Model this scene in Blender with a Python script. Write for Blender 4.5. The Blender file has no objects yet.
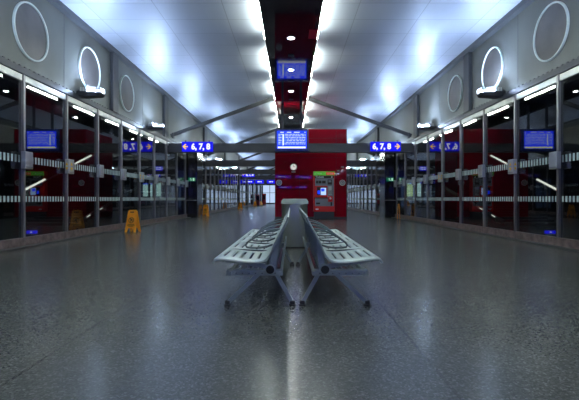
import bpy, bmesh, math, random
from mathutils import Vector, Matrix
random.seed(4)
S = bpy.context.scene
COL = S.collection
PI = math.pi
ORD = ['nearest', 'second', 'third', 'fourth', 'fifth', 'sixth', 'seventh', 'eighth', 'ninth', 'tenth', 'eleventh', 'twelfth', 'thirteenth']
W = 5.65            # half width of the hall
CEIL = 5.72
GT = 3.63           # top of the glass
Y0, Y1 = -12.0, 84.0

# ------------------------------------------------------------------ materials
def mat(name, color=(.5, .5, .5), rough=.5, metal=0., spec=.5, emit=None, estr=0., coat=0., ior=1.5):
    m = bpy.data.materials.new(name); m.use_nodes = True
    b = m.node_tree.nodes['Principled BSDF']
    b.inputs['Base Color'].default_value = (*color, 1)
    b.inputs['Roughness'].default_value = rough
    b.inputs['Metallic'].default_value = metal
    b.inputs['Specular IOR Level'].default_value = spec
    b.inputs['IOR'].default_value = ior
    b.inputs['Coat Weight'].default_value = coat; b.inputs['Coat IOR'].default_value = 1.5
    b.inputs['Coat Roughness'].default_value = .004
    if emit:
        b.inputs['Emission Color'].default_value = (*emit, 1)
        b.inputs['Emission Strength'].default_value = estr
    return m

def N(m, t, **kw):
    n = m.node_tree.nodes.new(t)
    for k, v in kw.items(): setattr(n, k, v)
    return n

def link(m, a, b): m.node_tree.links.new(a, b)

def noise_color(m, c1, c2, scale, stretch=(1, 1, 1), detail=4, lo=.35, hi=.65, rough=None, bump=0.):
    """mottle the base colour (and the gloss) of a material between two values"""
    b = m.node_tree.nodes['Principled BSDF']
    tc = N(m, 'ShaderNodeTexCoord'); mp = N(m, 'ShaderNodeMapping'); mp.inputs['Scale'].default_value = stretch
    nz = N(m, 'ShaderNodeTexNoise'); nz.inputs['Scale'].default_value = scale; nz.inputs['Detail'].default_value = detail
    rp = N(m, 'ShaderNodeValToRGB')
    rp.color_ramp.elements[0].position = lo; rp.color_ramp.elements[1].position = hi
    rp.color_ramp.elements[0].color = (*c1, 1); rp.color_ramp.elements[1].color = (*c2, 1)
    link(m, tc.outputs['Object'], mp.inputs[0]); link(m, mp.outputs[0], nz.inputs['Vector'])
    link(m, nz.outputs['Fac'], rp.inputs[0]); link(m, rp.outputs[0], b.inputs['Base Color'])
    if rough:
        mr = N(m, 'ShaderNodeMapRange'); mr.inputs['To Min'].default_value, mr.inputs['To Max'].default_value = rough
        link(m, nz.outputs['Fac'], mr.inputs[0]); link(m, mr.outputs[0], b.inputs['Roughness'])
    if bump:
        bp = N(m, 'ShaderNodeBump'); bp.inputs['Strength'].default_value = bump; bp.inputs['Distance'].default_value = .02
        link(m, nz.outputs['Fac'], bp.inputs['Height']); link(m, bp.outputs[0], b.inputs['Normal'])
    return m

def floor_material():
    m = mat('terrazzo', rough=.22, spec=.38); b = m.node_tree.nodes['Principled BSDF']
    tc = N(m, 'ShaderNodeTexCoord')
    vo = N(m, 'ShaderNodeTexVoronoi'); vo.inputs['Scale'].default_value = 95
    link(m, tc.outputs['Object'], vo.inputs['Vector'])
    sx = N(m, 'ShaderNodeSeparateColor'); link(m, vo.outputs['Color'], sx.inputs[0])
    rp = N(m, 'ShaderNodeValToRGB'); e = rp.color_ramp.elements
    e[0].position = 0; e[0].color = (.070, .073, .064, 1); e[1].position = 1; e[1].color = (.20, .205, .185, 1)
    x = e.new(.55); x.color = (.102, .106, .092, 1)
    x = e.new(.85); x.color = (.13, .135, .118, 1)
    link(m, sx.outputs[0], rp.inputs[0])
    nz = N(m, 'ShaderNodeTexNoise'); nz.inputs['Scale'].default_value = .9; nz.inputs['Detail'].default_value = 5
    link(m, tc.outputs['Object'], nz.inputs['Vector'])
    br = N(m, 'ShaderNodeTexBrick'); br.offset = 0; br.inputs['Scale'].default_value = 1
    br.inputs['Brick Width'].default_value = 2.4; br.inputs['Row Height'].default_value = 2.4; br.inputs['Mortar Size'].default_value = .012
    br.inputs['Color1'].default_value = br.inputs['Color2'].default_value = (1, 1, 1, 1); br.inputs['Mortar'].default_value = (.72, .70, .70, 1)
    mp = N(m, 'ShaderNodeMapping'); mp.inputs['Location'].default_value = (1.55, .4, 0)
    link(m, tc.outputs['Object'], mp.inputs[0]); link(m, mp.outputs[0], br.inputs['Vector'])
    mul = N(m, 'ShaderNodeMix', data_type='RGBA', blend_type='MULTIPLY'); mul.inputs[0].default_value = 1
    link(m, rp.outputs[0], mul.inputs[6]); link(m, br.outputs['Color'], mul.inputs[7])
    r2 = N(m, 'ShaderNodeValToRGB'); r2.color_ramp.elements[0].position = .3; r2.color_ramp.elements[1].position = .7
    r2.color_ramp.elements[0].color = (.94, .94, .94, 1); r2.color_ramp.elements[1].color = (1.04, 1.04, 1.04, 1)
    link(m, nz.outputs['Fac'], r2.inputs[0])
    mu2 = N(m, 'ShaderNodeMix', data_type='RGBA', blend_type='MULTIPLY'); mu2.inputs[0].default_value = 1
    link(m, mul.outputs[2], mu2.inputs[6]); link(m, r2.outputs[0], mu2.inputs[7])
    link(m, mu2.outputs[2], b.inputs['Base Color'])
    mr = N(m, 'ShaderNodeMapRange'); mr.inputs['To Min'].default_value = .205; mr.inputs['To Max'].default_value = .23
    link(m, nz.outputs['Fac'], mr.inputs[0]); link(m, mr.outputs[0], b.inputs['Roughness'])
    return m

def ceiling_material():
    m = mat('ceiling_metal', (.55, .58, .66), .3, .5)
    b = m.node_tree.nodes['Principled BSDF']
    tc = N(m, 'ShaderNodeTexCoord')
    br = N(m, 'ShaderNodeTexBrick'); br.offset = 0; br.inputs['Scale'].default_value = 1
    br.inputs['Brick Width'].default_value = 1.66; br.inputs['Row Height'].default_value = .92; br.inputs['Mortar Size'].default_value = .012
    br.inputs['Color1'].default_value = (.48, .52, .62, 1); br.inputs['Color2'].default_value = (.54, .58, .68, 1); br.inputs['Mortar'].default_value = (.36, .39, .47, 1)
    link(m, tc.outputs['Object'], br.inputs['Vector']); link(m, br.outputs['Color'], b.inputs['Base Color'])
    mp = N(m, 'ShaderNodeMapping'); mp.inputs['Scale'].default_value = (3, .5, 1)
    nz = N(m, 'ShaderNodeTexNoise'); nz.inputs['Scale'].default_value = 2; nz.inputs['Detail'].default_value = 4
    link(m, tc.outputs['Object'], mp.inputs[0]); link(m, mp.outputs[0], nz.inputs['Vector'])
    mr = N(m, 'ShaderNodeMapRange'); mr.inputs['To Min'].default_value = .36; mr.inputs['To Max'].default_value = .50
    link(m, nz.outputs['Fac'], mr.inputs[0]); link(m, mr.outputs[0], b.inputs['Roughness'])
    bp = N(m, 'ShaderNodeBump'); bp.inputs['Strength'].default_value = .04; bp.inputs['Distance'].default_value = .02
    link(m, nz.outputs['Fac'], bp.inputs['Height']); link(m, bp.outputs[0], b.inputs['Normal'])
    return m

def glass_material(name, tint=(.80, .84, .84), ior=1.5):
    m = bpy.data.materials.new(name); m.use_nodes = True
    nt = m.node_tree; nt.nodes.remove(nt.nodes['Principled BSDF'])
    out = nt.nodes['Material Output']
    tr = N(m, 'ShaderNodeBsdfTransparent'); tr.inputs[0].default_value = (*tint, 1)
    gl = N(m, 'ShaderNodeBsdfGlossy'); gl.inputs['Roughness'].default_value = .015; gl.inputs[0].default_value = (.95, .95, .95, 1)
    fr = N(m, 'ShaderNodeFresnel'); fr.inputs['IOR'].default_value = ior
    ge = N(m, 'ShaderNodeNewGeometry')
    mx = N(m, 'ShaderNodeMixShader')
    # the same reflectance from either face of the sheet
    mt = N(m, 'ShaderNodeMath', operation='MULTIPLY_ADD'); mt.inputs[1].default_value = (1 / ior - ior); mt.inputs[2].default_value = ior
    link(m, ge.outputs['Backfacing'], mt.inputs[0]); 
    link(m, mt.outputs[0], fr.inputs['IOR']); fr2 = fr
    link(m, fr2.outputs[0], mx.inputs[0]); link(m, tr.outputs[0], mx.inputs[1]); link(m, gl.outputs[0], mx.inputs[2])
    link(m, mx.outputs[0], out.inputs[0])
    return m

M = {}
M['floor'] = floor_material()
M['ceiling'] = ceiling_material()
M['panel'] = noise_color(mat('wall_panel', rough=.42, metal=.35), (.118, .124, .120), (.155, .162, .156), 1.2, (1, 1, .5), rough=(.34, .5))
M['disc'] = noise_color(mat('dull_disc', rough=.3, metal=.5), (.115, .108, .108), (.17, .16, .16), 1.5, rough=(.25, .4))
M['ring'] = mat('white_ring', (.78, .86, .84), .4)
M['dark'] = mat('dark_grey_steel', (.045, .046, .052), .4, .3)
M['mid'] = mat('mid_grey_steel', (.085, .09, .10), .4, .4)
M['beam'] = mat('beam_paint', (.05, .05, .053), .45, .2)
M['black'] = mat('black_gloss', (.012, .012, .014), .12, 0, .5)
M['soffit'] = mat('black_lacquer', (.011, .009, .018), .06, 0, .5, ior=1.5)
M['alu'] = noise_color(mat('brushed_aluminium', rough=.35, metal=.85), (.42, .43, .43), (.56, .57, .56), 3, (1, 1, .1), rough=(.28, .42))
M['post'] = noise_color(mat('post_aluminium', rough=.38, metal=.8), (.20, .19, .19), (.30, .29, .29), 3, (1, 1, .1), rough=(.3, .45))
M['granite'] = noise_color(mat('brown_rail', rough=.35, metal=.2), (.12, .085, .08), (.24, .18, .17), 7, rough=(.3, .45))
M['kerb'] = noise_color(mat('dark_kerb', rough=.4), (.018, .018, .018), (.04, .04, .04), 30)
M['glass'] = glass_material('clear_glass', (.66, .70, .71), 1.85)
M['frost'] = mat('frosted_marking', (.50, .62, .62), .6)
M['red'] = noise_color(mat('red_lacquer', rough=.4, coat=.4, spec=.05, ior=1.5), (.25, .0, .008), (.30, .0, .012), .7)
M['redseam'] = mat('red_seam', (.10, .0, .004), .5)
M['darkred'] = mat('dark_red', (.10, .004, .010), .4)
M['machine_red'] = mat('machine_red', (.80, .018, .012), .35, emit=(.8, .02, .01), estr=0)
M['headred'] = mat('header_red', (.8, .02, .02), .4, emit=(.8, .02, .02), estr=.4)
M['green'] = mat('header_green', (.10, .42, .04), .4, emit=(.10, .42, .04), estr=.45)
M['grey'] = mat('machine_grey', (.30, .31, .32), .45, .3)
M['grey_dk'] = mat('machine_dark_grey', (.05, .05, .06), .5)
M['white'] = mat('white_paint', (.80, .82, .80), .4)
M['paper'] = mat('off_white', (.62, .66, .62), .5)
M['steel'] = noise_color(mat('stainless_steel', rough=.28, metal=.8), (.50, .54, .46), (.58, .62, .54), 2, (1, 1, .08), rough=(.24, .36))
M['pale'] = mat('pale_green_cap', (.80, .92, .82), .45)
M['seat'] = noise_color(mat('seat_steel', rough=.34, metal=.2), (.74, .86, .80), (.82, .92, .86), 4, rough=(.28, .42))
M['seatframe'] = mat('bench_frame_steel', (.36, .42, .40), .38, .3)
M['arm'] = mat('armrest_steel', (.10, .125, .13), .32, .6)
M['rubber'] = mat('black_rubber', (.012, .012, .013), .6)
M['hollow'] = mat('tube_inside', (.004, .004, .004), .8)
M['orange'] = mat('orange_plastic', (1.0, .37, .012), .4, emit=(.9, .3, .01), estr=0)
M['ink'] = mat('dark_print', (.03, .015, .005), .5)
M['yellow'] = mat('yellow_print', (.9, .55, .02), .5)
def glow(name, c, s):
    m = mat(name, (0, 0, 0), .4, spec=.1, emit=c, estr=s); return m
M['cove'] = glow('cove_tube', (.90, 1.0, .88), 52)
M['down'] = glow('downlight_glass', (.93, 1.0, .95), 260)
M['uplight'] = glow('uplight_lamp', (.52, .70, 1), 540)
M['sign'] = glow('sign_blue', (.006, .006, .72), 1.1)
M['signtext'] = glow('sign_white', (.95, .97, 1), .95)
M['arrow'] = glow('sign_arrow', (1, .60, .05), 1.0)
M['screen'] = glow('screen_blue', (.008, .035, 1), 1.9)
M['screen2'] = glow('screen_light', (.10, .22, 1), 1.5)
M['screenw'] = glow('screen_white', (.80, .88, .95), 1.1)
M['screeny'] = glow('screen_foot', (.93, .98, .55), 1.1)
M['bezel'] = mat('navy_bezel', (.004, .010, .075), .3, emit=(.003, .012, .12), estr=.35)
M['dial'] = glow('lit_dial', (.85, .86, .82), .65)
M['screen3'] = glow('screen_pale', (.45, .62, 1), 1.0)
M['exit'] = glow('exit_green', (.0, .22, .10), .35)
M['exitw'] = glow('exit_white', (.55, .9, .7), .7)
M['tube'] = glow('tube_light', (1, .95, .82), 1.6)
M['poster'] = glow('reflected_glow_pale', (.55, .85, .80), .8)
M['reflected_blue'] = glow('reflected_glow_blue', (.05, .12, 1), .8)
M['reflected_green'] = glow('reflected_glow_green', (.55, .78, .30), .8)
M['farglow'] = glow('far_window', (.55, .72, 1.0), .8)
M['shop'] = glow('lit_shop', (.40, .58, 1.0), .42)
M['shopdim'] = glow('lit_shop_dim', (.30, .48, 1.0), .12)
M['behind'] = glow('rear_sign_blue', (.02, .02, 1), 8)
M['behindw'] = glow('rear_sign_white', (.9, .9, 1), 10)
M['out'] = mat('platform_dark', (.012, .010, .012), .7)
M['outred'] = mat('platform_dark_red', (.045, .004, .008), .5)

# ------------------------------------------------------------------ mesh helpers
class MB:
    def __init__(s): s.bm = bmesh.new()
    def box(s, x0, x1, y0, y1, z0, z1, bev=0.):
        t = bmesh.new() if bev else s.bm
        vs = [t.verts.new((x, y, z)) for x in (x0, x1) for y in (y0, y1) for z in (z0, z1)]
        for q in ((0, 1, 3, 2), (4, 6, 7, 5), (0, 4, 5, 1), (2, 3, 7, 6), (0, 2, 6, 4), (1, 5, 7, 3)):
            t.faces.new([vs[i] for i in q])
        if bev:
            bmesh.ops.bevel(t, geom=t.edges[:], offset=bev, segments=2, affect='EDGES', profile=.5)
            s.merge(t)
        return s
    def merge(s, t):
        me = bpy.data.meshes.new('tmp'); t.to_mesh(me); t.free(); s.bm.from_mesh(me); bpy.data.meshes.remove(me)
    def tube(s, pts, r, n=10, caps=True, closed=False, rr=None):
        pts = [Vector(p) for p in pts]; rings = []
        up = None
        for i, p in enumerate(pts):
            if closed: d = pts[(i + 1) % len(pts)] - pts[i - 1]
            else: d = (pts[min(i + 1, len(pts) - 1)] - pts[max(i - 1, 0)])
            d.normalize()
            if up is None:
                up = Vector((0, 0, 1)) if abs(d.z) < .9 else Vector((1, 0, 0))
            a = d.cross(up).normalized(); b = a.cross(d).normalized(); up = b
            ra = rr[i] if rr else r
            rx, rz = ra if isinstance(ra, tuple) else (ra, ra)
            rings.append([s.bm.verts.new(p + a * (rx * math.cos(2 * PI * k / n)) + b * (rz * math.sin(2 * PI * k / n))) for k in range(n)])
        m = len(rings)
        for i in range(m if closed else m - 1):
            A, B = rings[i], rings[(i + 1) % m]
            for k in range(n): s.bm.faces.new((A[k], A[(k + 1) % n], B[(k + 1) % n], B[k]))
        if caps and not closed:
            s.bm.faces.new(rings[0][::-1]); s.bm.faces.new(rings[-1])
        return s
    def bar(s, a, b, w, h):
        """rectangular bar from a to b: w across, h upright"""
        a, b = Vector(a), Vector(b); d = (b - a).normalized()
        up = Vector((0, 0, 1)) if abs(d.z) < .95 else Vector((0, 1, 0))
        u = d.cross(up).normalized() * w / 2; v = u.cross(d).normalized() * h / 2
        r = [[s.bm.verts.new(p + u * i + v * j) for i, j in ((-1, -1), (1, -1), (1, 1), (-1, 1))] for p in (a, b)]
        for k in range(4): s.bm.faces.new((r[0][k], r[0][(k + 1) % 4], r[1][(k + 1) % 4], r[1][k]))
        s.bm.faces.new(r[0][::-1]); s.bm.faces.new(r[1]); return s
    def prism(s, poly, axis, a, b):
        """extrude a 2-D polygon along an axis ('x','y','z') from a to b"""
        def P(p, t): return {'x': (t, p[0], p[1]), 'y': (p[0], t, p[1]), 'z': (p[0], p[1], t)}[axis]
        A = [s.bm.verts.new(P(p, a)) for p in poly]; B = [s.bm.verts.new(P(p, b)) for p in poly]
        n = len(poly)
        for k in range(n): s.bm.faces.new((A[k], A[(k + 1) % n], B[(k + 1) % n], B[k]))
        s.bm.faces.new(A[::-1]); s.bm.faces.new(B); return s
    def disc(s, c, r, axis, t, n=32):
        poly = [(r * math.cos(2 * PI * k / n), r * math.sin(2 * PI * k / n)) for k in range(n)]
        i = {'x': (1, 2), 'y': (0, 2), 'z': (0, 1)}[axis]; k = {'x': 0, 'y': 1, 'z': 2}[axis]
        return s.prism([(p[0] + c[i[0]], p[1] + c[i[1]]) for p in poly], axis, c[k] - t / 2, c[k] + t / 2)
    def ring(s, c, r0, r1, axis, t, n=40):
        i = {'x': (1, 2), 'y': (0, 2), 'z': (0, 1)}[axis]; ax = {'x': 0, 'y': 1, 'z': 2}[axis]
        rings = []
        for (r, h) in ((r0, -t / 2), (r1, -t / 2), (r1, t / 2), (r0, t / 2)):
            row = []
            for k in range(n):
                p = [0, 0, 0]; p[ax] = c[ax] + h
                p[i[0]] = c[i[0]] + r * math.cos(2 * PI * k / n); p[i[1]] = c[i[1]] + r * math.sin(2 * PI * k / n)
                row.append(s.bm.verts.new(p))
            rings.append(row)
        for a in range(4):
            A, B = rings[a], rings[(a + 1) % 4]
            for k in range(n): s.bm.faces.new((A[k], A[(k + 1) % n], B[(k + 1) % n], B[k]))
        return s
    def build(s, name, m, parent=None, smooth=False, origin=None):
        bmesh.ops.recalc_face_normals(s.bm, faces=s.bm.faces[:])
        me = bpy.data.meshes.new(name)
        loc = Vector(origin) if origin else Vector((0, 0, 0))
        if parent is not None and origin is None:
            loc = Vector((0, 0, 0))
        if loc.length: bmesh.ops.translate(s.bm, verts=s.bm.verts[:], vec=-loc)
        s.bm.to_mesh(me); s.bm.free()
        if smooth:
            for p in me.polygons: p.use_smooth = True
            me.set_sharp_from_angle(angle=math.radians(40))
        me.materials.append(m)
        o = bpy.data.objects.new(name, me); COL.objects.link(o); o.location = loc
        if parent is not None: o.parent = parent
        return o

def tag(o, label, cat, group=None):
    o['label'] = label; o['category'] = cat
    if group: o['group'] = group
    return o
def thing(name, label, cat, loc=(0, 0, 0), rz=0., group=None):
    o = bpy.data.objects.new(name, None); COL.objects.link(o); o.location = loc; o.rotation_euler = (0, 0, rz); o.empty_display_size = .1
    return tag(o, label, cat, group)
def struct(o):
    o['kind'] = 'structure'; return o
def dup(root, loc, label, rz=None, group=None):
    r = root.copy(); COL.objects.link(r); r.location = loc; r['label'] = label
    if rz is not None: r.rotation_euler = (0, 0, rz)
    if group: r['group'] = group
    for ch in list(root.children):
        c = ch.copy(); COL.objects.link(c); c.parent = r
        for g in list(ch.children):
            d = g.copy(); COL.objects.link(d); d.parent = c
    return r
def text(name, body, size, m, parent, loc, back=False, bold=.0, align='LEFT', depth=.004):
    cu = bpy.data.curves.new(name, 'FONT'); cu.body = body; cu.size = size; cu.extrude = depth; cu.offset = bold
    cu.align_x = align; cu.align_y = 'CENTER'; cu.resolution_u = 3
    t = bpy.data.objects.new(name, cu); COL.objects.link(t)
    dg = bpy.context.evaluated_depsgraph_get()
    me = bpy.data.meshes.new_from_object(t.evaluated_get(dg))
    bpy.data.objects.remove(t); bpy.data.curves.remove(cu)
    me.materials.clear(); me.materials.append(m)
    o = bpy.data.objects.new(name, me); COL.objects.link(o); o.parent = parent; o.location = loc
    o.rotation_euler = (PI / 2, 0, PI if back else 0)
    return o

# ------------------------------------------------------------------ the shell
struct(MB().box(-W, W, Y0, Y1, -.2, 0).build('floor', M['floor']))
struct(MB().box(-W - .3, W + .3, Y0, Y1, CEIL, CEIL + .2).build('ceiling', M['ceiling']))
ntrim = [0]
def trim(mb, m, smooth=False):
    ntrim[0] += 1
    return struct(mb.build('trim_%d' % ntrim[0], m, None, smooth))
SIDES = (('left', -1), ('right', 1))
def xr(s, a, b): return (min(s * a, s * b), max(s * a, s * b))
PIL = [13.3, 18.75, 27.4, 36.0, 45.6, 54, 62, 70, 78]
for nm, s in SIDES:
    mb = MB(); mb.box(*xr(s, W, W + .3), Y0, Y1, GT + .10, CEIL)
    w = struct(mb.build('wall_' + nm, M['panel']))
    # panel joints, as thin battens proud of the wall
    mb = MB()
    for y in (7.9, 10.45, 16.0): mb.box(*xr(s, W - .004, W), y, y + .015, GT + .12, CEIL - .12)
    trim(mb, M['mid'])
    trim(MB().box(*xr(s, W - .16, W), Y0, Y1, CEIL - .13, CEIL), M['mid'])          # cornice
    trim(MB().box(*xr(s, W - .07, W + .06), Y0, Y1, GT - .02, GT + .12, .01), M['dark'])   # ledge over the glass
    mb = MB()
    for y in range(-11, 25):                                                            # row of studs on the ledge
        for k in range(6): mb.box(*xr(s, W - .05, W - .03), y + k / 6, y + k / 6 + .05, GT + .12, GT + .15)
    trim(mb, M['dark'])
    struct(MB().box(*xr(s, W - .06, W + .06), Y0, Y1, .02, .19).build('baseboard_' + nm, M['granite']))
    trim(MB().box(*xr(s, W - .26, W), Y0, Y1, 0, .022), M['kerb'])
    for i, y in enumerate(PIL):
        z0 = GT + .12 if y < 40 else 0
        trim(MB().box(*xr(s, W - .11, W - .005), y - (.2 if y < 15 else .26 if y < 20 else .45), y + (.2 if y < 15 else .26 if y < 20 else .45), z0, CEIL - .13 if y > 25 else CEIL, .01), M['dark'])
struct(MB().box(-W - .3, W + .3, Y0 - .2, Y0, 0, CEIL).build('wall_back', M['panel']))
struct(MB().box(-W - .3, W + .3, Y1, Y1 + .2, 4.0, CEIL).build('wall_far', M['mid']))

# far glazed end
wf = MB()
for k in range(8): wf.box(-W + k * 1.41 + .05, -W + (k + 1) * 1.41 - .05, Y1, Y1 + .06, .25, 3.95)
f = struct(wf.build('window_1', M['farglow']))
mb = MB()
for k in range(9): mb.box(-W + k * 1.41 - .05, -W + k * 1.41 + .05, Y1 - .08, Y1, .0, 4.0)
mb.box(-W, W, Y1 - .07, Y1, 2.2, 2.28); mb.box(-W, W, Y1 - .07, Y1, 0, .25)
mb.build('window_frame', M['dark'], f)

# platforms outside the glass
for nm, s in SIDES:
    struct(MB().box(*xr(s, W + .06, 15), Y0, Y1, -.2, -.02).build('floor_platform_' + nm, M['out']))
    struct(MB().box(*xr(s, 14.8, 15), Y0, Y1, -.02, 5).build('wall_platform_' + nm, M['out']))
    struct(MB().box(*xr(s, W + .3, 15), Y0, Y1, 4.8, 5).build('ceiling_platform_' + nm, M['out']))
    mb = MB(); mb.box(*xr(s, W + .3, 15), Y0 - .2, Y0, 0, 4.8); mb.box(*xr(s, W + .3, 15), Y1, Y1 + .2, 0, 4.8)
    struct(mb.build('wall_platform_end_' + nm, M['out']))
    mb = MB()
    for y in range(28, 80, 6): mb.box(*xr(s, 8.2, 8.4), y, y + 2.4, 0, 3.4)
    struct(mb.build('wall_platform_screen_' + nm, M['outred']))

# lit shop fronts across the far platforms
for s, spans in ((-1, ((33, 35.2, 0), (37, 39, 0), (47, 53, 1), (54.5, 61, 1), (63, 82, 1))), (1, ((34, 35.2, 0), (38, 39, 0), (56, 62, 0)))):
    for a, b, q in spans:
        f = struct(MB().box(*xr(s, 9.2, 9.3), a, b, .3, 2.6).build('window_shop', M['shop' if q else 'shopdim']))
        mb = MB(); mb.box(*xr(s, 9.15, 9.32), a - .1, b + .1, 2.6, 2.8); mb.box(*xr(s, 9.15, 9.32), a - .1, b + .1, 0, .3)
        n = max(1, round((b - a) / 1.1))
        for k in range(n + 1): mb.box(*xr(s, 9.14, 9.33), a + (b - a) * k / n - .05, a + (b - a) * k / n + .05, .3, 2.6)
        mb.build('window_frame', M['dark'], f)

# ------------------------------------------------------------------ glass walls
PITCH = 1.695
posts = {s: [8.82 + k * PITCH for k in range(-3, 9)] for s in (-1, 1)}
far_posts = [26.1 + 1.64 * k for k in range(12)]
nwin = [1]
def window(s, a, b, bands=True):
    nwin[0] += 1
    o = struct(MB().box(*xr(s, W - .006, W + .006), a, b, .19, GT - .16).build('window_%d' % nwin[0], M['glass']))
    MB().box(*xr(s, W - .035, W + .035), a, b, GT - .165, GT - .02, .008).build('transom', M['alu'], o)
    if bands:
        for z0, z1 in ((.94, 1.06), (1.765, 1.915)):
            mb = MB(); y = a + .06
            while y < b - .08:
                mb.box(*xr(s, W - .010, W - .0065), y, y + .057, z0, z1); y += .113
            mb.build('marking_band', M['frost'], o)
    return o
for nm, s in SIDES:
    P = posts[s]
    window(s, Y0, P[0], False)
    for a, b in zip(P[:-1], P[1:]): window(s, a + .035, b - .035)
    for a, b in zip(far_posts[:-1], far_posts[1:]): window(s, a + .03, b - .03)
    fp = [45.9 + 3.2 * k for k in range(12)]
    for a, b in zip(fp[:-1], fp[1:]): window(s, a + .03, b - .03, a < 60)
    for y in P + far_posts + fp:
        mb = MB(); mb.box(*xr(s, W - .06, W + .05), y - .033, y + .033, 0, GT - .02, .008)
        p = trim(mb, M['post'])
    # end of the glass: a black block standing proud of it, with a rail across its face
    o = trim(MB().box(*xr(s, W - .60, W + .1), 22.62, 23.9, 0, GT - .02, .01), M['black'])
    MB().tube([(s * (W - .56), 22.62, .93), (s * (W - .56), 22.54, .93), (s * (W - .04), 22.54, .93), (s * (W - .04), 22.62, .93)], .018).build('grab_rail', M['alu'], o)
    window(s, 23.93, far_posts[0] - .03)
    t = thing('exit_sign', 'small green exit sign on the black block at the end of the %s glass wall' % nm, 'sign', (s * (W - .32), 22.62, 2.05))
    MB().box(-.19, .19, -.08, -.012, -.10, .10, .008).build('sign_box', M['exit'], t)
    mb = MB()                                   # running figure, arrow, door
    mb.disc((-.06, -.083, .055), .02, 'y', .006, 14)
    for a, b in (((-.06, .035), (-.03, -.02)), ((-.03, -.02), (.01, -.07)), ((-.03, -.02), (-.07, -.07)), ((-.06, .03), (-.01, .02)), ((-.06, .03), (-.10, .0))):
        mb.bar((a[0], -.083, a[1]), (b[0], -.083, b[1]), .006, .016)
    mb.box(.06, .14, -.086, -.079, -.07, .07)
    mb.build('pictogram', M['exitw'], t)

# lock boxes on the posts
def lock_box(s, y, label, dots, big=False):
    t = thing('door_control_box', label, 'control box', (s * (W - .058), y, 1.81))
    w, h = (.13, .18)
    MB().box(*xr(s, -.10, 0), -w, w, -h, h, .012).build('housing', M['alu'], t)
    MB().box(*xr(s, -.104, -.098), -w + .02, w - .02, -h + .02, -h + .05).build('label_strip', M['grey'], t)
    if dots:
        for z, u in ((.06, 1), (-.06, -1)):      # a pair of yellow arrows, up and down
            mb = MB(); mb.prism([(-.045, z - u * .035), (.045, z - u * .035), (0, z + u * .04)], 'x', *xr(s, -.106, -.099)); mb.build('arrow_button', M['yellow'], t)
            mb = MB(); mb.prism([(-.045, z - u * .035), (.045, z - u * .035), (0, z + u * .04)], 'y', -w - .005, -w + .002)
            mb2 = MB(); cx = s * -.05
            mb.bm.free(); mb2.prism([(cx - .03, z - u * .035), (cx + .03, z - u * .035), (cx, z + u * .04)], 'y', -w - .005, -w + .002); mb2.build('arrow_button', M['yellow'], t)
    return t
for nm, s in SIDES:
    for k in range(9):
        dots = k in (1, 4)
        lock_box(s, 8.82 + k * PITCH, 'steel box %son the %s post of the %s glass wall' % ('with yellow arrows ' if dots else '', ORD[k], nm), dots)
    base = None
    for k in range(12):
        lab = 'far steel box on the %s post beyond the %s black block' % (ORD[k].replace('nearest', 'first'), nm)
        if base is None: base = lock_box(s, far_posts[0], lab, False)
        else: dup(base, (s * (W - .058), far_posts[k], 1.81), lab)

# ------------------------------------------------------------------ round windows in the upper walls
for nm, s in SIDES:
    for y in (9.12, 11.77, 14.42):
        nwin[0] += 1
        o = struct(MB().disc((s * (W - .004), y, 4.62), .58, 'x', .02, 48).build('window_%d' % nwin[0], M['disc']))
        MB().ring((s * (W - .02), y, 4.62), .578, .61, 'x', .05, 56).build('window_frame', M['ring'], o, True)

# ------------------------------------------------------------------ wall uplights
def uplight(s, y, label):
    t = thing('wall_uplight', label, 'lamp', (s * W, y, 3.80))
    mb = MB(); mb.prism([(-s * 0, -.06), (-s * .12, -.10), (-s * .58, -.07), (-s * .63, -.01), (-s * .63, .03), (0, .05)], 'y', -.14, .14)
    mb.build('housing', M['dark'], t)
    MB().box(*xr(s, -.58, -.28), -.11, .11, .034, .056).build('lamp_glass', M['uplight'], t)
    mb = MB()                                       # upright louvre blades / bird spikes round the glass
    for k in range(14):
        x = -s * (.10 + k * .040)
        for yy in (-.13, .13): mb.box(x - .005, x + .005, yy - .003, yy + .003, .03, .15)
    for k in range(8):
        yy = -.125 + k * .25 / 7
        mb.box(-s * .61 - .004, -s * .61 + .004, yy - .004, yy + .004, .03, .15)
    mb.build('spikes', M['white'], t)
    MB().box(*xr(s, -.26, -.245), -.135, .135, .03, .22).build('added_spill_shield', M['dark'], t)  # blade added to keep the lamp's spill off the wall
    MB().box(*xr(s, -.03, 0), -.08, .08, -.12, .10, .005).build('bracket', M['mid'], t)
    return t
UY = [11.2, 16.5, 22.2, 30.4, 38.6, 47, 56, 65, 74]
for nm, s in SIDES:
    for k, y in enumerate(UY):
        uplight(s, y, 'dark wall uplight above the %s glass wall, %s from the front' % (nm, ORD[k].replace('nearest', 'first')))
    for y in (5.9, .5, -5.0):
        uplight(s, y, 'dark wall uplight on the %s upper wall, %s' % (nm, {5.9: 'just outside the photo', .5: 'level with the viewpoint', -5.0: 'behind the viewpoint'}[y]))

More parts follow.
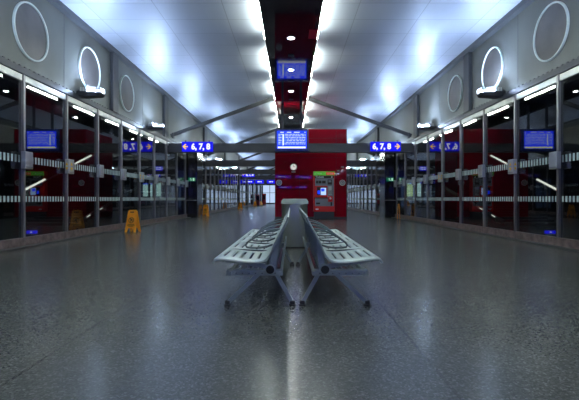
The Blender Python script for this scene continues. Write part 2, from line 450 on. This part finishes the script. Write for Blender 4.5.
# ------------------------------------------------------------------ soffit, strip lights, downlights
SW, SZ = .70, 5.28
trim(MB().box(-SW, SW, Y0, Y1, SZ, SZ + .16, .006), M['soffit'])
trim(MB().box(-SW + .12, SW - .12, Y0, Y1, SZ + .16, CEIL), M['dark'])
for nm, s in SIDES:
    trim(MB().box(*xr(s, SW - .1, SW + .02), Y0, Y1, SZ + .162, SZ + .185), M['mid'])
    j = 0
    for k in range(-6, 15):
        y = 13.3 + 3.6 * k
        lab = '%s strip light on the %s edge of the black ceiling band' % (ORD[min(k + 1, 12)] if k >= -1 else '', nm)
        if k < -1: lab = 'strip light on the %s edge of the black ceiling band, outside the photo' % nm
        if k + 1 > 7: lab = 'tiny far strip light on the %s edge of the black ceiling band' % nm
        tag(MB().box(*xr(s, SW - .04, SW + .045), y, y + 2.05, SZ + .186, SZ + .27, .01).build('strip_light', M['cove'], None, origin=(s * SW, y + 1, SZ + .186)),
            lab, 'lamp', ('strip lights out of view, %s' % nm) if k < -1 else ('tiny far strip lights, %s' % nm) if k + 1 > 7 else None)
def downlight(y, label):
    t = thing('downlight', label, 'lamp', (0, y, SZ))
    MB().ring((0, 0, -.006), .082, .115, 'z', .016, 28).build('rim', M['alu'], t)
    MB().disc((0, 0, -.004), .082, 'z', .01, 28).build('lamp_glass', M['down'], t)
    return t
for k, y in enumerate((11.15, 13.9, 16.65, 22.0, 30, 38, 46)):
    downlight(y, 'round downlight in the black ceiling band, %s from the front' % ORD[k].replace('nearest', 'first'))
for k in range(1, 6):
    downlight(11.15 - 2.75 * k, 'round downlight in the ceiling band, %s before the first visible one' % ORD[k - 1].replace('nearest', 'first'))
# small dark sensor heads and the red panel in the ceiling band
for k, y in enumerate((12.5, 15.2, 18.0)):
    tag(MB().box(-.09, .09, y - .05, y + .05, SZ - .03, SZ, .008).build('ceiling_sensor', M['rubber'], None, origin=(0, y, SZ)),
        'small dark sensor on the ceiling band behind the %s downlight' % ORD[k].replace('nearest', 'first'), 'sensor')
tag(MB().box(.46, .68, 10.6, 11.2, SZ - .012, SZ, .003).build('ceiling_notice', M['red'], None, origin=(.57, 10.9, SZ)), 'small red square plate at the right of the black ceiling band', 'plate')

# ------------------------------------------------------------------ portal frames across the hall
def portal(y, label, brace=True):
    t = thing('portal_frame', label, 'beam', (0, y, 0))
    mb = MB(); mb.box(-W, W, -.14, .14, 3.17, 3.53, .008)
    mb.box(-W, W, -.17, .17, 3.50, 3.55); mb.box(-W, W, -.17, .17, 3.15, 3.20); mb.build('beam', M['beam'], t)
    for s in (-1, 1):
        MB().bar((s * (W - .1), 0, 3.92), (s * .80, 0, CEIL - .06), .14, .15).build('brace', M['beam'], t)
        mb = MB(); mb.box(*xr(s, W - .25, W - .19), -.1, .1, 3.8, 4.05); mb.build('gusset', M['beam'], t)
        MB().box(*xr(s, .74, .9), -.1, .1, CEIL - .16, CEIL).build('gusset', M['beam'], t)
    return t
FRY = [19.4, 27.8, 36.3, 46.0, 56.0, 66.0]
for k, y in enumerate(FRY):
    portal(y, 'dark grey steel beam with diagonal braces across the hall, %s from the front' % ORD[k].replace('nearest', 'first'))
portal(-2.2, 'dark grey steel beam with braces across the hall, behind the viewpoint')

# ------------------------------------------------------------------ hanging signs
def guide_sign(x0, x1, z0, z1, y, body, arrow, label, sm='sign', tm='signtext', back=False, deep=.09):
    cx, cz = (x0 + x1) / 2, (z0 + z1) / 2; w, h = (x1 - x0) / 2, (z1 - z0) / 2
    t = thing('guide_sign', label, 'sign', (cx, y, cz))
    MB().box(-w, w, -deep / 2, deep / 2, -h, h, .008).build('sign_box', M[sm], t)
    fy = deep / 2 if back else -deep / 2
    u = -1 if back else 1
    sz = h * 1.22
    if body == '-':
        mb = MB()
        off = {'l': .2 * w, 'r': -.2 * w, None: 0}[arrow] * u
        mb.box(off - .5 * w, off + .1 * w, fy - .006, fy + .006, -.22 * h, .22 * h); mb.box(off + .2 * w, off + .5 * w, fy - .006, fy + .006, -.22 * h, .22 * h)
        mb.build('lettering', M[tm], t)
    elif body:
        off = {'l': .22 * w, 'r': -.26 * w, None: 0}[arrow]
        sz = 1.65 * h
        tx = text('sign_text', body, sz, M[tm], t, (u * off, fy, -.01), back, .012 * sz / .3, 'CENTER')
        fit = (1.22 if arrow else 1.1) * w / max(tx.dimensions.x, 1e-3)
        if fit < 1: tx.scale.x = fit
    if arrow:
        d = -1 if arrow == 'l' else 1
        ax = u * d * .76 * w; al = .15 * w if w > .5 else .12
        ya, yb = (fy - .004, fy + .003)
        mb = MB()
        mb.box(ax - al, ax + al, ya, yb, -.022, .022)
        tip = ax + u * d * (al + .03)
        for q in (-1, 1):
            mb.prism([(tip, 0), (tip - u * d * .13, q * .13), (tip - u * d * .175, q * .10), (tip - u * d * .065, 0)], 'y', ya, yb)
        mb.build('arrow', M['arrow'], t)
    MB().box(-w * .8, -w * .72, -.03, .03, h, h + .06).build('hanger', M['dark'], t)
    MB().box(w * .72, w * .8, -.03, .03, h, h + .06).build('hanger', M['dark'], t)
    return t
guide_sign(-4.97, -3.56, 3.16, 3.61, 19.16, '6, 7, 8', 'l', 'blue sign reading 6, 7, 8 with a left arrow, left end of the near beam')
guide_sign(3.62, 5.0, 3.18, 3.61, 19.16, '6, 7, 8', 'r', 'blue sign reading 6, 7, 8 with a right arrow, right end of the near beam')
guide_sign(-5.3, -3.95, 3.40, 3.95, 45.6, '6, 7, 8', 'l', 'small far blue sign with a left arrow on the left of a distant beam')
guide_sign(2.9, 4.3, 3.40, 3.95, 45.6, '6, 7, 8', 'r', 'small far blue sign on the right of a distant beam, seen as a reflection')
for k, (a, b) in enumerate(((-6.55, -5.51), (-5.35, -4.25), (-3.85, -2.81))):
    guide_sign(a + .75, b + .75, 3.0, 3.44, 54.2, '-', None, '%s of three tiny blue signs high up at the far end of the hall' % ('leftmost', 'middle', 'rightmost')[k])
# seen as reflections in the red wall
q1 = guide_sign(-1.70, .0, 3.20, 3.54, -1.9, '-', 'l', 'blue sign behind the viewpoint, upper left of four mirrored in the red wall', 'behind', 'behindw', True)
q2 = guide_sign(.45, 2.2, 3.18, 3.48, -1.9, '-', 'r', 'blue sign behind the viewpoint, upper right of four mirrored in the red wall', 'behind', 'behindw', True)
for q in (q1, q2): q.rotation_euler.y = math.radians(3)
guide_sign(-1.45, .10, 2.24, 2.50, -6, '-', 'l', 'blue sign behind the viewpoint, lower left of four mirrored in the red wall', 'behind', 'behindw', True)
guide_sign(.53, 1.82, 2.24, 2.50, -6, '-', 'r', 'blue sign behind the viewpoint, lower right of four mirrored in the red wall', 'behind', 'behindw', True)

# ------------------------------------------------------------------ departure display
t = thing('departure_display', 'lit blue departure display hanging in front of the near beam', 'display', (.035, 19.1, 3.68))
w, h = .765, .50
MB().box(-w, w, -.02, .12, -h, h, .012).build('housing', M['bezel'], t)
sc = MB().box(-w + .10, w - .10, -.026, -.018, -h + .11, h - .09).build('screen', M['screen'], t)
mb = MB(); mb2 = MB(); mb3 = MB()
yy = (-.031, -.024)
for x0, x1 in ((-.52, -.36), (-.22, -.02), (.10, .36), (.58, .62)): mb.box(x0, x1, *yy, .335, .365)
for r in range(7):
    z = .25 - r * .073
    mb2.box(-.63, .63, -.0285, -.024, z - .006, z + .026)
    x = -.60
    while x < .60:
        l = random.uniform(.05, .14)
        if not -.46 < x + l / 2 < -.30: mb.box(x, min(x + l, .62), *yy, z, z + .02)
        x += l + random.uniform(.02, .07)
mb3.box(-.42, -.36, *yy, -.24, .27)
mb.build('lettering', M['screenw'], sc); mb2.build('screen_rows', M['screen2'], sc); mb3.build('platform_column', M['screenw'], sc)
MB().box(-.63, .63, *yy, -.375, -.30).build('ticker_bar', M['screeny'], sc)
for x in (-.42, .42): MB().box(x - .05, x + .05, .06, .12, h, SZ - 3.68).build('hanger', M['dark'], t)

# ------------------------------------------------------------------ red tower, clock, roundels
RY = 21.45
X0, X1 = -.82, 2.84
mb = MB(); mb.box(X0, X1, RY, RY + 3.2, 0, 4.57, .01)
rt = mb.build('red_cabin', M['red'], None, origin=(1.01, RY + 1.6, 0))
tag(rt, 'tall glossy red cabin standing in the middle of the hall', 'cabin')
mb = MB()
L = Vector((-1.01, -RY - 1.6, 0))
for z in (1.0, 2.05, 3.1, 3.62, 4.1): mb.box(X0 + L.x, X1 + L.x, -1.603, -1.598, z, z + .012)
for x in (.42, 2.30): mb.box(x + L.x, x + L.x + .012, -1.603, -1.598, .1, 4.57)
mb.build('panel_joint', M['redseam'], rt)
MB().box(X0 + L.x - .01, X1 + L.x + .01, -1.62, -1.59, 0, .09).build('plinth', M['grey_dk'], rt)
MB().box(X1 + L.x - .03, X1 + L.x + .012, -1.613, -1.58, .09, 4.57).build('corner_strip', M['darkred'], rt)

t = thing('wall_clock', 'round white clock on the red cabin', 'clock', (.13, RY, 2.63))
MB().ring((0, -.04, 0), .15, .18, 'y', .08, 36).build('rim', M['grey'], t, True)
MB().disc((0, -.035, 0), .155, 'y', .06, 36).build('dial', M['dial'], t)
mb = MB(); mb.bar((0, -.07, 0), (.0, -.07, .11), .02, .02); mb.build('hand', M['ink'], t)
mb = MB(); mb.bar((0, -.07, 0), (.07, -.07, .02), .02, .02); mb.build('hand', M['ink'], t)
tag(MB().box(.03, .23, RY - .02, RY, 2.36, 2.41, .004).build('wall_plate', M['paper'], None, origin=(.13, RY, 2.38)), 'small pale plate on the red cabin under the clock', 'plate')
def roundel(x, z, label):
    t = thing('round_speaker', label, 'speaker', (x, RY - .006, z))
    MB().ring((0, -.025, 0), .12, .15, 'y', .05, 32).build('rim', M['white'], t, True)
    MB().disc((0, -.02, 0), .125, 'y', .028, 32).build('grille', M['grey'], t)
    MB().ring((0, -.034, 0), .04, .07, 'y', .012, 24).build('mark', M['paper'], t)
roundel(-.61, 1.83, 'round grey speaker on the left edge of the red cabin')
roundel(2.62, 1.83, 'round grey speaker on the right edge of the red cabin')
for i, (x, z, w) in enumerate(((2.55, 2.62, .14), (2.35, 2.43, .12), (2.28, 2.2, .07))):
    tag(MB().box(x, x + w, RY - .015, RY, z, z + .035, .003).build('wall_plate', M['paper'], None, origin=(x, RY, z)),
        '%s of three tiny pale plates on the red cabin at right of the ticket machine' % ('topmost', 'middle', 'lowest')[i], 'plate')

# ------------------------------------------------------------------ ticket machine
t = thing('ticket_machine', 'red ticket machine with green header and blue screen, in front of the red cabin', 'ticket machine', (1.66, RY - .006, 0))
w = .535
MB().box(-w, w, -.34, -.012, .36, 2.38, .012).build('body', M['machine_red'], t)
MB().box(-w + .04, w - .02, -.28, -.025, .0, .36).build('pedestal', M['grey_dk'], t)
hd = MB().box(-w, w, -.38, -.339, 2.18, 2.38, .006).build('header', M['green'], t)
hr = MB().box(.10, w - .02, -.39, -.379, 2.21, 2.34).build('header_panel', M['headred'], hd)
mb = MB()
for x in (.15, .26, .36): mb.ring((x + .04, -.393, 2.275), .022, .042, 'y', .008, 14)
mb.build('logo_mark', M['white'], hd)
mb = MB()
for x in (-.48, -.34, -.22): mb.box(x, x + .10, -.386, -.378, 2.26, 2.29)
mb.build('lettering', M['paper'], hd)
bd = MB().box(-w + .06, w - .04, -.35, -.338, 2.04, 2.17).build('name_band', M['ink'], t)
text('lettering', 'Tickets', .14, M['white'], bd, (-.42, -.352, 2.105), False, .004)
MB().box(.36, .42, -.354, -.348, 2.07, 2.14).build('mark', M['white'], bd)
fp = MB().box(-w + .08, w - .04, -.35, -.338, .64, 2.04).build('front_plate', M['grey'], t)
mb = MB(); mb.box(-.40, -.30, -.356, -.349, 1.78, 1.92); mb.box(-.28, -.13, -.356, -.349, 1.78, 1.92); mb.box(-.10, .08, -.356, -.349, 1.78, 1.92)
mb.build('notice', M['ink'], fp)
cr = MB().box(.18, .40, -.37, -.349, 1.72, 1.98, .008).build('card_reader', M['ink'], t)
MB().box(.22, .36, -.376, -.369, 1.84, 1.94).build('card_display', M['grey'], cr)
sr = MB().box(-w + .06, .17, -.40, -.349, 1.08, 1.66, .012).build('screen_surround', M['machine_red'], t)
MB().box(-.36, .12, -.405, -.399, 1.18, 1.60).build('bezel', M['ink'], sr)
ss = MB().box(-.17, .10, -.409, -.404, 1.20, 1.56).build('screen', M['screen3'], sr)
MB().box(-.15, .02, -.412, -.408, 1.38, 1.52).build('screen_field', M['screen'], ss)
MB().box(-.32, -.22, -.409, -.404, 1.25, 1.42).build('side_button', M['screen'], sr)
kp = MB().box(.22, .38, -.37, -.349, 1.20, 1.64, .006).build('keypad', M['paper'], t)
mb = MB()
for i in range(3):
    for j in range(4): mb.box(.235 + i * .05, .265 + i * .05, -.376, -.369, 1.24 + j * .05, 1.275 + j * .05)
mb.build('keys', M['grey_dk'], kp)
cb = MB().box(.20, .43, -.42, -.349, .86, 1.14, .012).build('coin_box', M['machine_red'], t)
MB().disc((.31, -.424, 1.03), .05, 'y', .012, 20).build('coin_slot', M['white'], cb)
MB().box(-.40, -.20, -.36, -.349, .74, .82).build('change_tray', M['ink'], t)
MB().box(.33, .40, -.365, -.349, .66, .84).build('ticket_slot', M['ink'], t)
MB().box(-w + .04, .2, -.37, -.338, 1.03, 1.07).build('ledge', M['ink'], t)
MB().box(-.42, -.28, -.346, -.338, .46, .52).build('sticker', M['white'], t)

# ------------------------------------------------------------------ steel box between the benches
t = thing('steel_bin', 'brushed steel box with a pale cap behind the back-to-back benches', 'bin', (.075, 8.75, 0))
mb = MB(); plan = []
for cx, cy, a0 in ((.265, .25, 0), (-.265, .25, 90), (-.265, -.25, 180), (.265, -.25, 270)):
    r = .19
    for k in range(9):
        a = math.radians(a0 + k * 11.25)
        plan.append((math.copysign(abs(cx) - r, cx) + r * math.cos(a), math.copysign(abs(cy) - r, cy) + r * math.sin(a)))
mb.prism(plan, 'z', .03, .90)
mb.build('body', M['steel'], t, True)
mb = MB(); mb.prism([(-.275, .90), (.275, .90), (.27, .96), (.235, 1.005), (-.235, 1.005), (-.27, .96)], 'y', -.26, .26); mb.build('cap', M['pale'], t)
MB().box(-.2, .2, -.22, .22, 0, .03).build('base', M['rubber'], t)

# ------------------------------------------------------------------ benches
PROF = [(.085, .845), (.10, .80), (.135, .735), (.175, .665), (.21, .595), (.235, .53), (.265, .478), (.305, .443), (.36, .428), (.45, .428), (.55, .438), (.66, .452), (.735, .455), (.765, .443), (.775, .425)]
def prof_dense():
    # arc-length resample so the slots can be cut at even places
    pts = [Vector((a, b)) for a, b in PROF]
    out = []
    for i in range(len(pts) - 1):
        p0 = pts[max(i - 1, 0)]; p1 = pts[i]; p2 = pts[i + 1]; p3 = pts[min(i + 2, len(pts) - 1)]
        for k in range(4):
            t = k / 4
            out.append(.5 * ((2 * p1) + (p2 - p0) * t + (2 * p0 - 5 * p1 + 4 * p2 - p3) * t * t + (3 * p1 - p0 - 3 * p2 + p3) * t ** 3))
    out.append(pts[-1]); return out
DENSE = prof_dense()
SL = [.37, .452, .534, .616, .698]
def seat_mesh(s, y0, y1):
    mb = MB()
    prof = list(DENSE)
    # exact slot edges in the seat part
    us = sorted(set([round(p.x, 4) for p in prof if p.x > .30 and not any(abs(p.x - c) < .022 for c in SL)] + [c - .014 for c in SL] + [c + .014 for c in SL]))
    def z_at(u):
        for a, b in zip(DENSE[:-1], DENSE[1:]):
            if a.x <= u <= b.x: return a.y + (b.y - a.y) * ((u - a.x) / max(1e-6, b.x - a.x))
        return DENSE[-1].y
    front = [Vector((u, z_at(u))) for u in us if u <= .776]
    back = [p for p in prof if p.x <= .30]
    line = back + front
    if (line[-1] - DENSE[-1]).length > 1e-3: line.append(DENSE[-1])
    ys = [y0, y0 + .03, y0 + .11]
    L = y1 - y0
    ys = [y0, y0 + .05, y0 + .12] + [y0 + .12 + (L - .24) * k / 6 for k in range(1, 6)] + [y1 - .12, y1 - .05, y1]
    # ends of the shell turn down a little
    def dz(j): return -.012 if j in (0, len(ys) - 1) else 0
    g = [[mb.bm.verts.new((s * p.x, y, p.y + dz(j))) for j, y in enumerate(ys)] for p in line]
    for i in range(len(line) - 1):
        mid = (line[i].x + line[i + 1].x) / 2
        for j in range(len(ys) - 1):
            ym = (ys[j] + ys[j + 1]) / 2
            hole = any(abs(mid - c) < .0145 for c in SL) and y0 + .12 < ym < y1 - .12
            if line[i].y > .55 and line[i].y < .80 and (i // 3) % 2 == 0 and y0 + .12 < ym < y1 - .12 and j in (3, 5, 7): hole = True
            if not hole: mb.bm.faces.new((g[i][j], g[i + 1][j], g[i + 1][j + 1], g[i][j + 1]))
    return mb
def bench(s, label):
    t = thing('bench', label, 'bench', (.06, 3.85, 0))
    P = .735
    for k in range(5):
        o = seat_mesh(s, k * P + .008, (k + 1) * P - .008).build('seat', M['seat'], t, True)
        md = o.modifiers.new('thickness', 'SOLIDIFY'); md.thickness = .016; md.offset = 0
    # armrest loops at the seams
    AR = [(.175, .675), (.24, .668), (.31, .650), (.39, .616), (.47, .572), (.535, .525), (.555, .495), (.54, .474), (.49, .468), (.41, .468), (.33, .478), (.26, .505)]
    for k in range(1, 5):
        y = k * P
        mb = MB(); mb.tube([(s * u, y, z) for u, z in AR], .016, 8, rr=[(.024, .011)] * len(AR))
        mb.build('armrest', M['arm'], t, True)
        MB().prism([(s * .30, .44), (s * .70, .458), (s * .70, .442), (s * .30, .425)], 'y', y - .012, y + .012).build('seam_bar', M['arm'], t)
    # end trims of the shells
    for y in (0., 5 * P):
        mb = MB(); mb.tube([(s * p.x, y, p.y - .012) for p in DENSE[::2]], .012, 6); mb.build('end_trim', M['seatframe'], t, True)
    MB().tube([(s * .25, -.03, .357), (s * .25, 5 * P + .03, .357)], .05, 20).build('beam_tube', M['seatframe'], t, True)
    for y in (-.031, 5 * P + .031): MB().disc((s * .25, y, .357), .038, 'y', .004, 20).build('tube_end', M['hollow'], t)
    # carriers from the tube up to the shells
    for k in range(6):
        y = min(max(k * P, .06), 5 * P - .06)
        mb = MB(); mb.prism([(s * .24, .39), (s * .33, .40), (s * .68, .432), (s * .68, .415), (s * .33, .365), (s * .24, .345)], 'y', y - .02, y + .02)
        mb.prism([(s * .20, .36), (s * .255, .37), (s * .24, .52), (s * .20, .60), (s * .14, .72), (s * .125, .71), (s * .175, .59)], 'y', y - .02, y + .02)
        mb.build('carrier', M['seatframe'], t)
    # under-seat shelf rails
    for u, wd in ((.15, .02), (.62, .02)):
        MB().box(*xr(s, u - .012, u + .012), .0, 5 * P, .297, .335).build('shelf_rail', M['seatframe'], t)
    mb = MB()
    for k in range(7): mb.box(*xr(s, .20 + k * .06, .212 + k * .06), .02, 5 * P - .02, .31, .318)
    mb.build('shelf_slat', M['arm'], t)
    # leg frames
    for y in (.10, 2.5):
        f = MB().box(*xr(s, .135, .66), y - .05, y + .05, .288, .338, .008).build('leg_frame', M['seatframe'], t)
        for a, b, wd in (((.20, .30), (.045, .025), .045), ((.36, .30), (.655, .025), .05)):
            mb = MB(); mb.bar((s * a[0], y, a[1]), (s * b[0], y, b[1]), wd, wd * .75); mb.build('leg', M['seatframe'], f)
            mb = MB(); mb.box(*xr(s, b[0] - .024, b[0] + .024), y - .03, y + .03, .016, .05, .008); mb.disc((s * b[0], y, .008), .034, 'z', .016, 16)
            mb.build('foot', M['rubber'], f)
    return t
bench(-1, 'slotted steel bench facing the left glass wall, left of the pair')
bench(1, 'slotted steel bench facing the right glass wall, right of the pair')

# ------------------------------------------------------------------ wet floor signs
def wet_sign(loc, rz, label, half=.21, spread=.15, H=.66):
    t = thing('wet_floor_sign', label, 'wet floor sign', loc, rz)
    def leaf(q):
        # an upright board with two feet and a hand slot, leaning to the ridge
        o = [(-.11, H), (.11, H), (.135, H - .03), (.15, .60 * H), (half, 0), (half - .07, 0), (.075, .12), (-.075, .12), (-half + .07, 0), (-half, 0), (-.15, .60 * H), (-.135, H - .03)]
        mb = MB()
        top = q * .02
        def Y(z): return q * (spread + (.02 - spread) * z / H)
        slot = [(-.06, H - .075), (.06, H - .075), (.06, H - .04), (-.06, H - .04)]
        for (pl, th) in ((o, .0),):
            A = [mb.bm.verts.new((x, Y(z) - .009, z)) for x, z in pl]; B = [mb.bm.verts.new((x, Y(z) + .009, z)) for x, z in pl]
            n = len(pl)
            for k in range(n): mb.bm.faces.new((A[k], A[(k + 1) % n], B[(k + 1) % n], B[k]))
            mb.bm.faces.new(A[::-1]); mb.bm.faces.new(B)
        b = mb.build('board', M['orange'], t)
        def plate(nm, poly, m):
            mb = MB(); d = q * .0105
            A = [mb.bm.verts.new((x, Y(z) + d - q * .002, z)) for x, z in poly]; B = [mb.bm.verts.new((x, Y(z) + d + q * .002, z)) for x, z in poly]
            n = len(poly)
            for k in range(n): mb.bm.faces.new((A[k], A[(k + 1) % n], B[(k + 1) % n], B[k]))
            mb.bm.faces.new(A[::-1]); mb.bm.faces.new(B); mb.build(nm, m, b)
        plate('hand_slot', slot, M['ink'])
        c = .36
        plate('warning_ring', [(.085 * math.cos(a) * (1 if k < 25 else .8), c + .085 * math.sin(a) * (1 if k < 25 else .8)) for k, a in enumerate([2 * PI * k / 24 for k in range(25)] + [2 * PI * (24 - k) / 24 for k in range(25)])], M['ink'])
        plate('figure', [(-.03, c - .05), (-.01, c - .05), (.005, c - .005), (.04, c - .045), (.055, c - .03), (.02, c + .02), (.045, c + .03), (.04, c + .045), (-.005, c + .035), (-.02, c + .06), (-.045, c + .055), (-.03, c + .02), (-.025, c - .01)], M['ink'])
        for k, (zz, l) in enumerate(((.235, .10), (.205, .12), (.175, .08))):
            plate('lettering', [(-l, zz), (l, zz), (l, zz + .014), (-l, zz + .014)], M['ink'])
    leaf(-1); leaf(1)
    MB().box(-.10, .10, -.03, .03, H - .015, H + .012, .006).build('hinge', M['orange'], t)
    return t
wet_sign((-4.80, 12.75, 0), math.radians(-6), 'orange wet floor sign nearest the camera, beside the left glass wall', half=.175, spread=.17)
wet_sign((-4.93, 24.3, 0), math.radians(-6), 'orange wet floor sign by the black block on the left', half=.16)
wet_sign((-4.9, 40.5, 0), math.radians(-15), 'distant orange wet floor sign in front of a dark pillar on the left')
wet_sign((-5.0, 58.5, 0), math.radians(-10), 'far tiny orange wet floor sign, left one of the furthest pair')
wet_sign((-4.35, 61, 0), math.radians(5), 'far tiny orange wet floor sign, right one of the furthest pair')
wet_sign((5.28, 20.6, .023), math.radians(78), 'orange wet floor sign seen edge-on, beside the right glass wall', spread=.06, H=.72)

# red cabinet at the far end
t = thing('vending_machine', 'tiny red upright cabinet at the far left end of the hall', 'cabinet', (-4.95, 78, 0))
MB().box(-.3, .3, -.3, .3, .06, 2.0, .02).build('body', M['machine_red'], t)
MB().box(-.22, .22, -.32, -.30, .9, 1.75).build('front_panel', M['darkred'], t)
MB().box(-.28, .28, -.28, .28, 0, .06).build('base', M['rubber'], t)
t = thing('vending_machine', 'tiny dark red cabinet left of the red one at the far end', 'cabinet', (-5.2, 66, 0))
MB().box(-.28, .28, -.3, .3, .06, 1.7, .02).build('body', M['darkred'], t)
MB().box(-.2, .2, -.32, -.30, .8, 1.5).build('front_panel', M['black'], t)
MB().box(-.26, .26, -.28, .28, 0, .06).build('base', M['rubber'], t)

# ------------------------------------------------------------------ beyond the glass: rails with lights, panels standing in for reflections, signs
for nm, s in SIDES:
    t = thing('lit_handrail', 'sloping handrail with tube lights behind the %s glass wall' % nm, 'handrail', (s * 8.0, 12.4, -.02))
    sl = .35
    def zz(y): return 1.22 + sl * y
    MB().bar((0, 0, zz(0) - .06), (0, 5.2, zz(5.2) - .06), .05, .05).build('rail', M['dark'], t)
    for y in (.15, 2.6, 5.0): MB().box(-.025, .025, y - .025, y + .025, 0, zz(y) - .06).build('support_post', M['dark'], t)
    for a, b in ((.15, 1.25), (3.15, 4.4)): MB().tube([(0, a, zz(a)), (0, b, zz(b))], .032, 8).build('tube_light', M['tube'], t)
    t = thing('stair_flight', 'dark stair with small string lights behind the %s glass wall' % nm, 'stairs', (s * 8.1, 16.0, -.02))
    mb = MB()
    for k in range(16): mb.box(*xr(s, .06, 2.2), k * .42, (k + 1) * .42, max(0, k * .1), (k + 1) * .1)
    mb.build('steps', M['out'], t)
    mb = MB()
    for k in range(16): mb.box(*xr(s, .08, 2.2), k * .42, k * .42 + .03, (k + 1) * .1, (k + 1) * .1 + .012)
    mb.build('nosing', M['mid'], t)
    MB().bar((0, 0, .16), (0, 6.7, 1.76), .06, .12).build('string', M['dark'], t)
    for y in (.6, 1.7, 3.3): MB().bar((-s * .035, y, .17 + y * .239), (-s * .035, y + .28, .17 + (y + .28) * .239), .02, .03).build('string_light', M['tube'], t)
    t = thing('platform_sign', 'small blue platform sign behind the %s glass wall' % nm, 'sign', (s * 7.55, 24.0, 2.74))
    MB().box(-.2, .2, -.04, .04, -.13, .13, .006).build('sign_box', M['sign'], t)
    mb = MB(); mb.box(-.16, .14, -.046, -.039, .03, .07); mb.box(-.14, .16, -.046, -.039, -.07, -.03); mb.build('lettering', M['signtext'], t)
    MB().box(-.02, .02, -.02, .02, .13, 2.06).build('hanger', M['dark'], t)
    t = thing('floor_light_sign', 'small low blue light sign behind the %s glass wall' % nm, 'sign', (s * 7.4, 12.0, -.02))
    MB().box(-.15, .15, -.03, .03, .03, .12, .006).build('sign_box', M['sign'], t)
    MB().box(-.03, .02, -.035, -.029, .06, .09).build('lettering', M['signtext'], t)
    MB().box(-.12, .12, -.05, .05, 0, .03).build('base', M['dark'], t)
def poster(x, y, z0, z1, w, m, top, label):  # glowing panels added in place of the far hall's reflections in the glass
    t = thing('reflection_stand_in', label, 'reflection stand-in', (x, y, -.02))
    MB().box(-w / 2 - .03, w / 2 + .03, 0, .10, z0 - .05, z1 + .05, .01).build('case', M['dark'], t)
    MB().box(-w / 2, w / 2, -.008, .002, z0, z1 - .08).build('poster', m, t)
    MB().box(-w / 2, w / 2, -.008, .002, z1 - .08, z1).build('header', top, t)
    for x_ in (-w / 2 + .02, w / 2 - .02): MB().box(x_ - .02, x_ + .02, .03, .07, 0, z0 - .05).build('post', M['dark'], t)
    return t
poster(-8.31, 24, 1.17, 1.93, .29, M['poster'], M['reflected_blue'], 'lit panel behind the left glass standing in for a reflection, leftmost of three')
poster(-7.94, 24, 1.17, 1.93, .18, M['poster'], M['reflected_blue'], 'lit panel behind the left glass standing in for a reflection, middle of three')
poster(-7.56, 24, 1.17, 1.93, .25, M['poster'], M['poster'], 'lit panel behind the left glass standing in for a reflection, rightmost of three')
poster(6.73, 24, 1.17, 1.93, .46, M['reflected_green'], M['poster'], 'greenish lit panel behind the right glass standing in for a reflection')
poster(7.32, 24, 1.17, 1.93, .22, M['poster'], M['poster'], 'narrow pale lit panel behind the right glass standing in for a reflection')

# ------------------------------------------------------------------ world, camera, view
wd = bpy.data.worlds.new('night'); S.world = wd; wd.use_nodes = True
wd.node_tree.nodes['Background'].inputs[0].default_value = (.02, .025, .05, 1); wd.node_tree.nodes['Background'].inputs[1].default_value = .2
cam = bpy.data.cameras.new('camera'); co = bpy.data.objects.new('camera', cam); COL.objects.link(co); S.camera = co
co.location = (0, 0, 1.0); co.rotation_euler = (PI / 2, 0, 0)
cam.sensor_width = 36; cam.lens = 420 / 579 * 36; cam.shift_x = -1.5 / 579; cam.shift_y = -1 / 579
cam.clip_end = 300
S.view_settings.view_transform = 'Standard'; S.view_settings.look = 'None'; S.view_settings.gamma = 1; S.view_settings.exposure = 0.22
S.view_settings.use_curve_mapping = False
S.cycles.use_denoising = True
S.cycles.max_bounces = 8; S.cycles.transparent_max_bounces = 16; S.cycles.glossy_bounces = 5
S.cycles.sample_clamp_indirect = 6
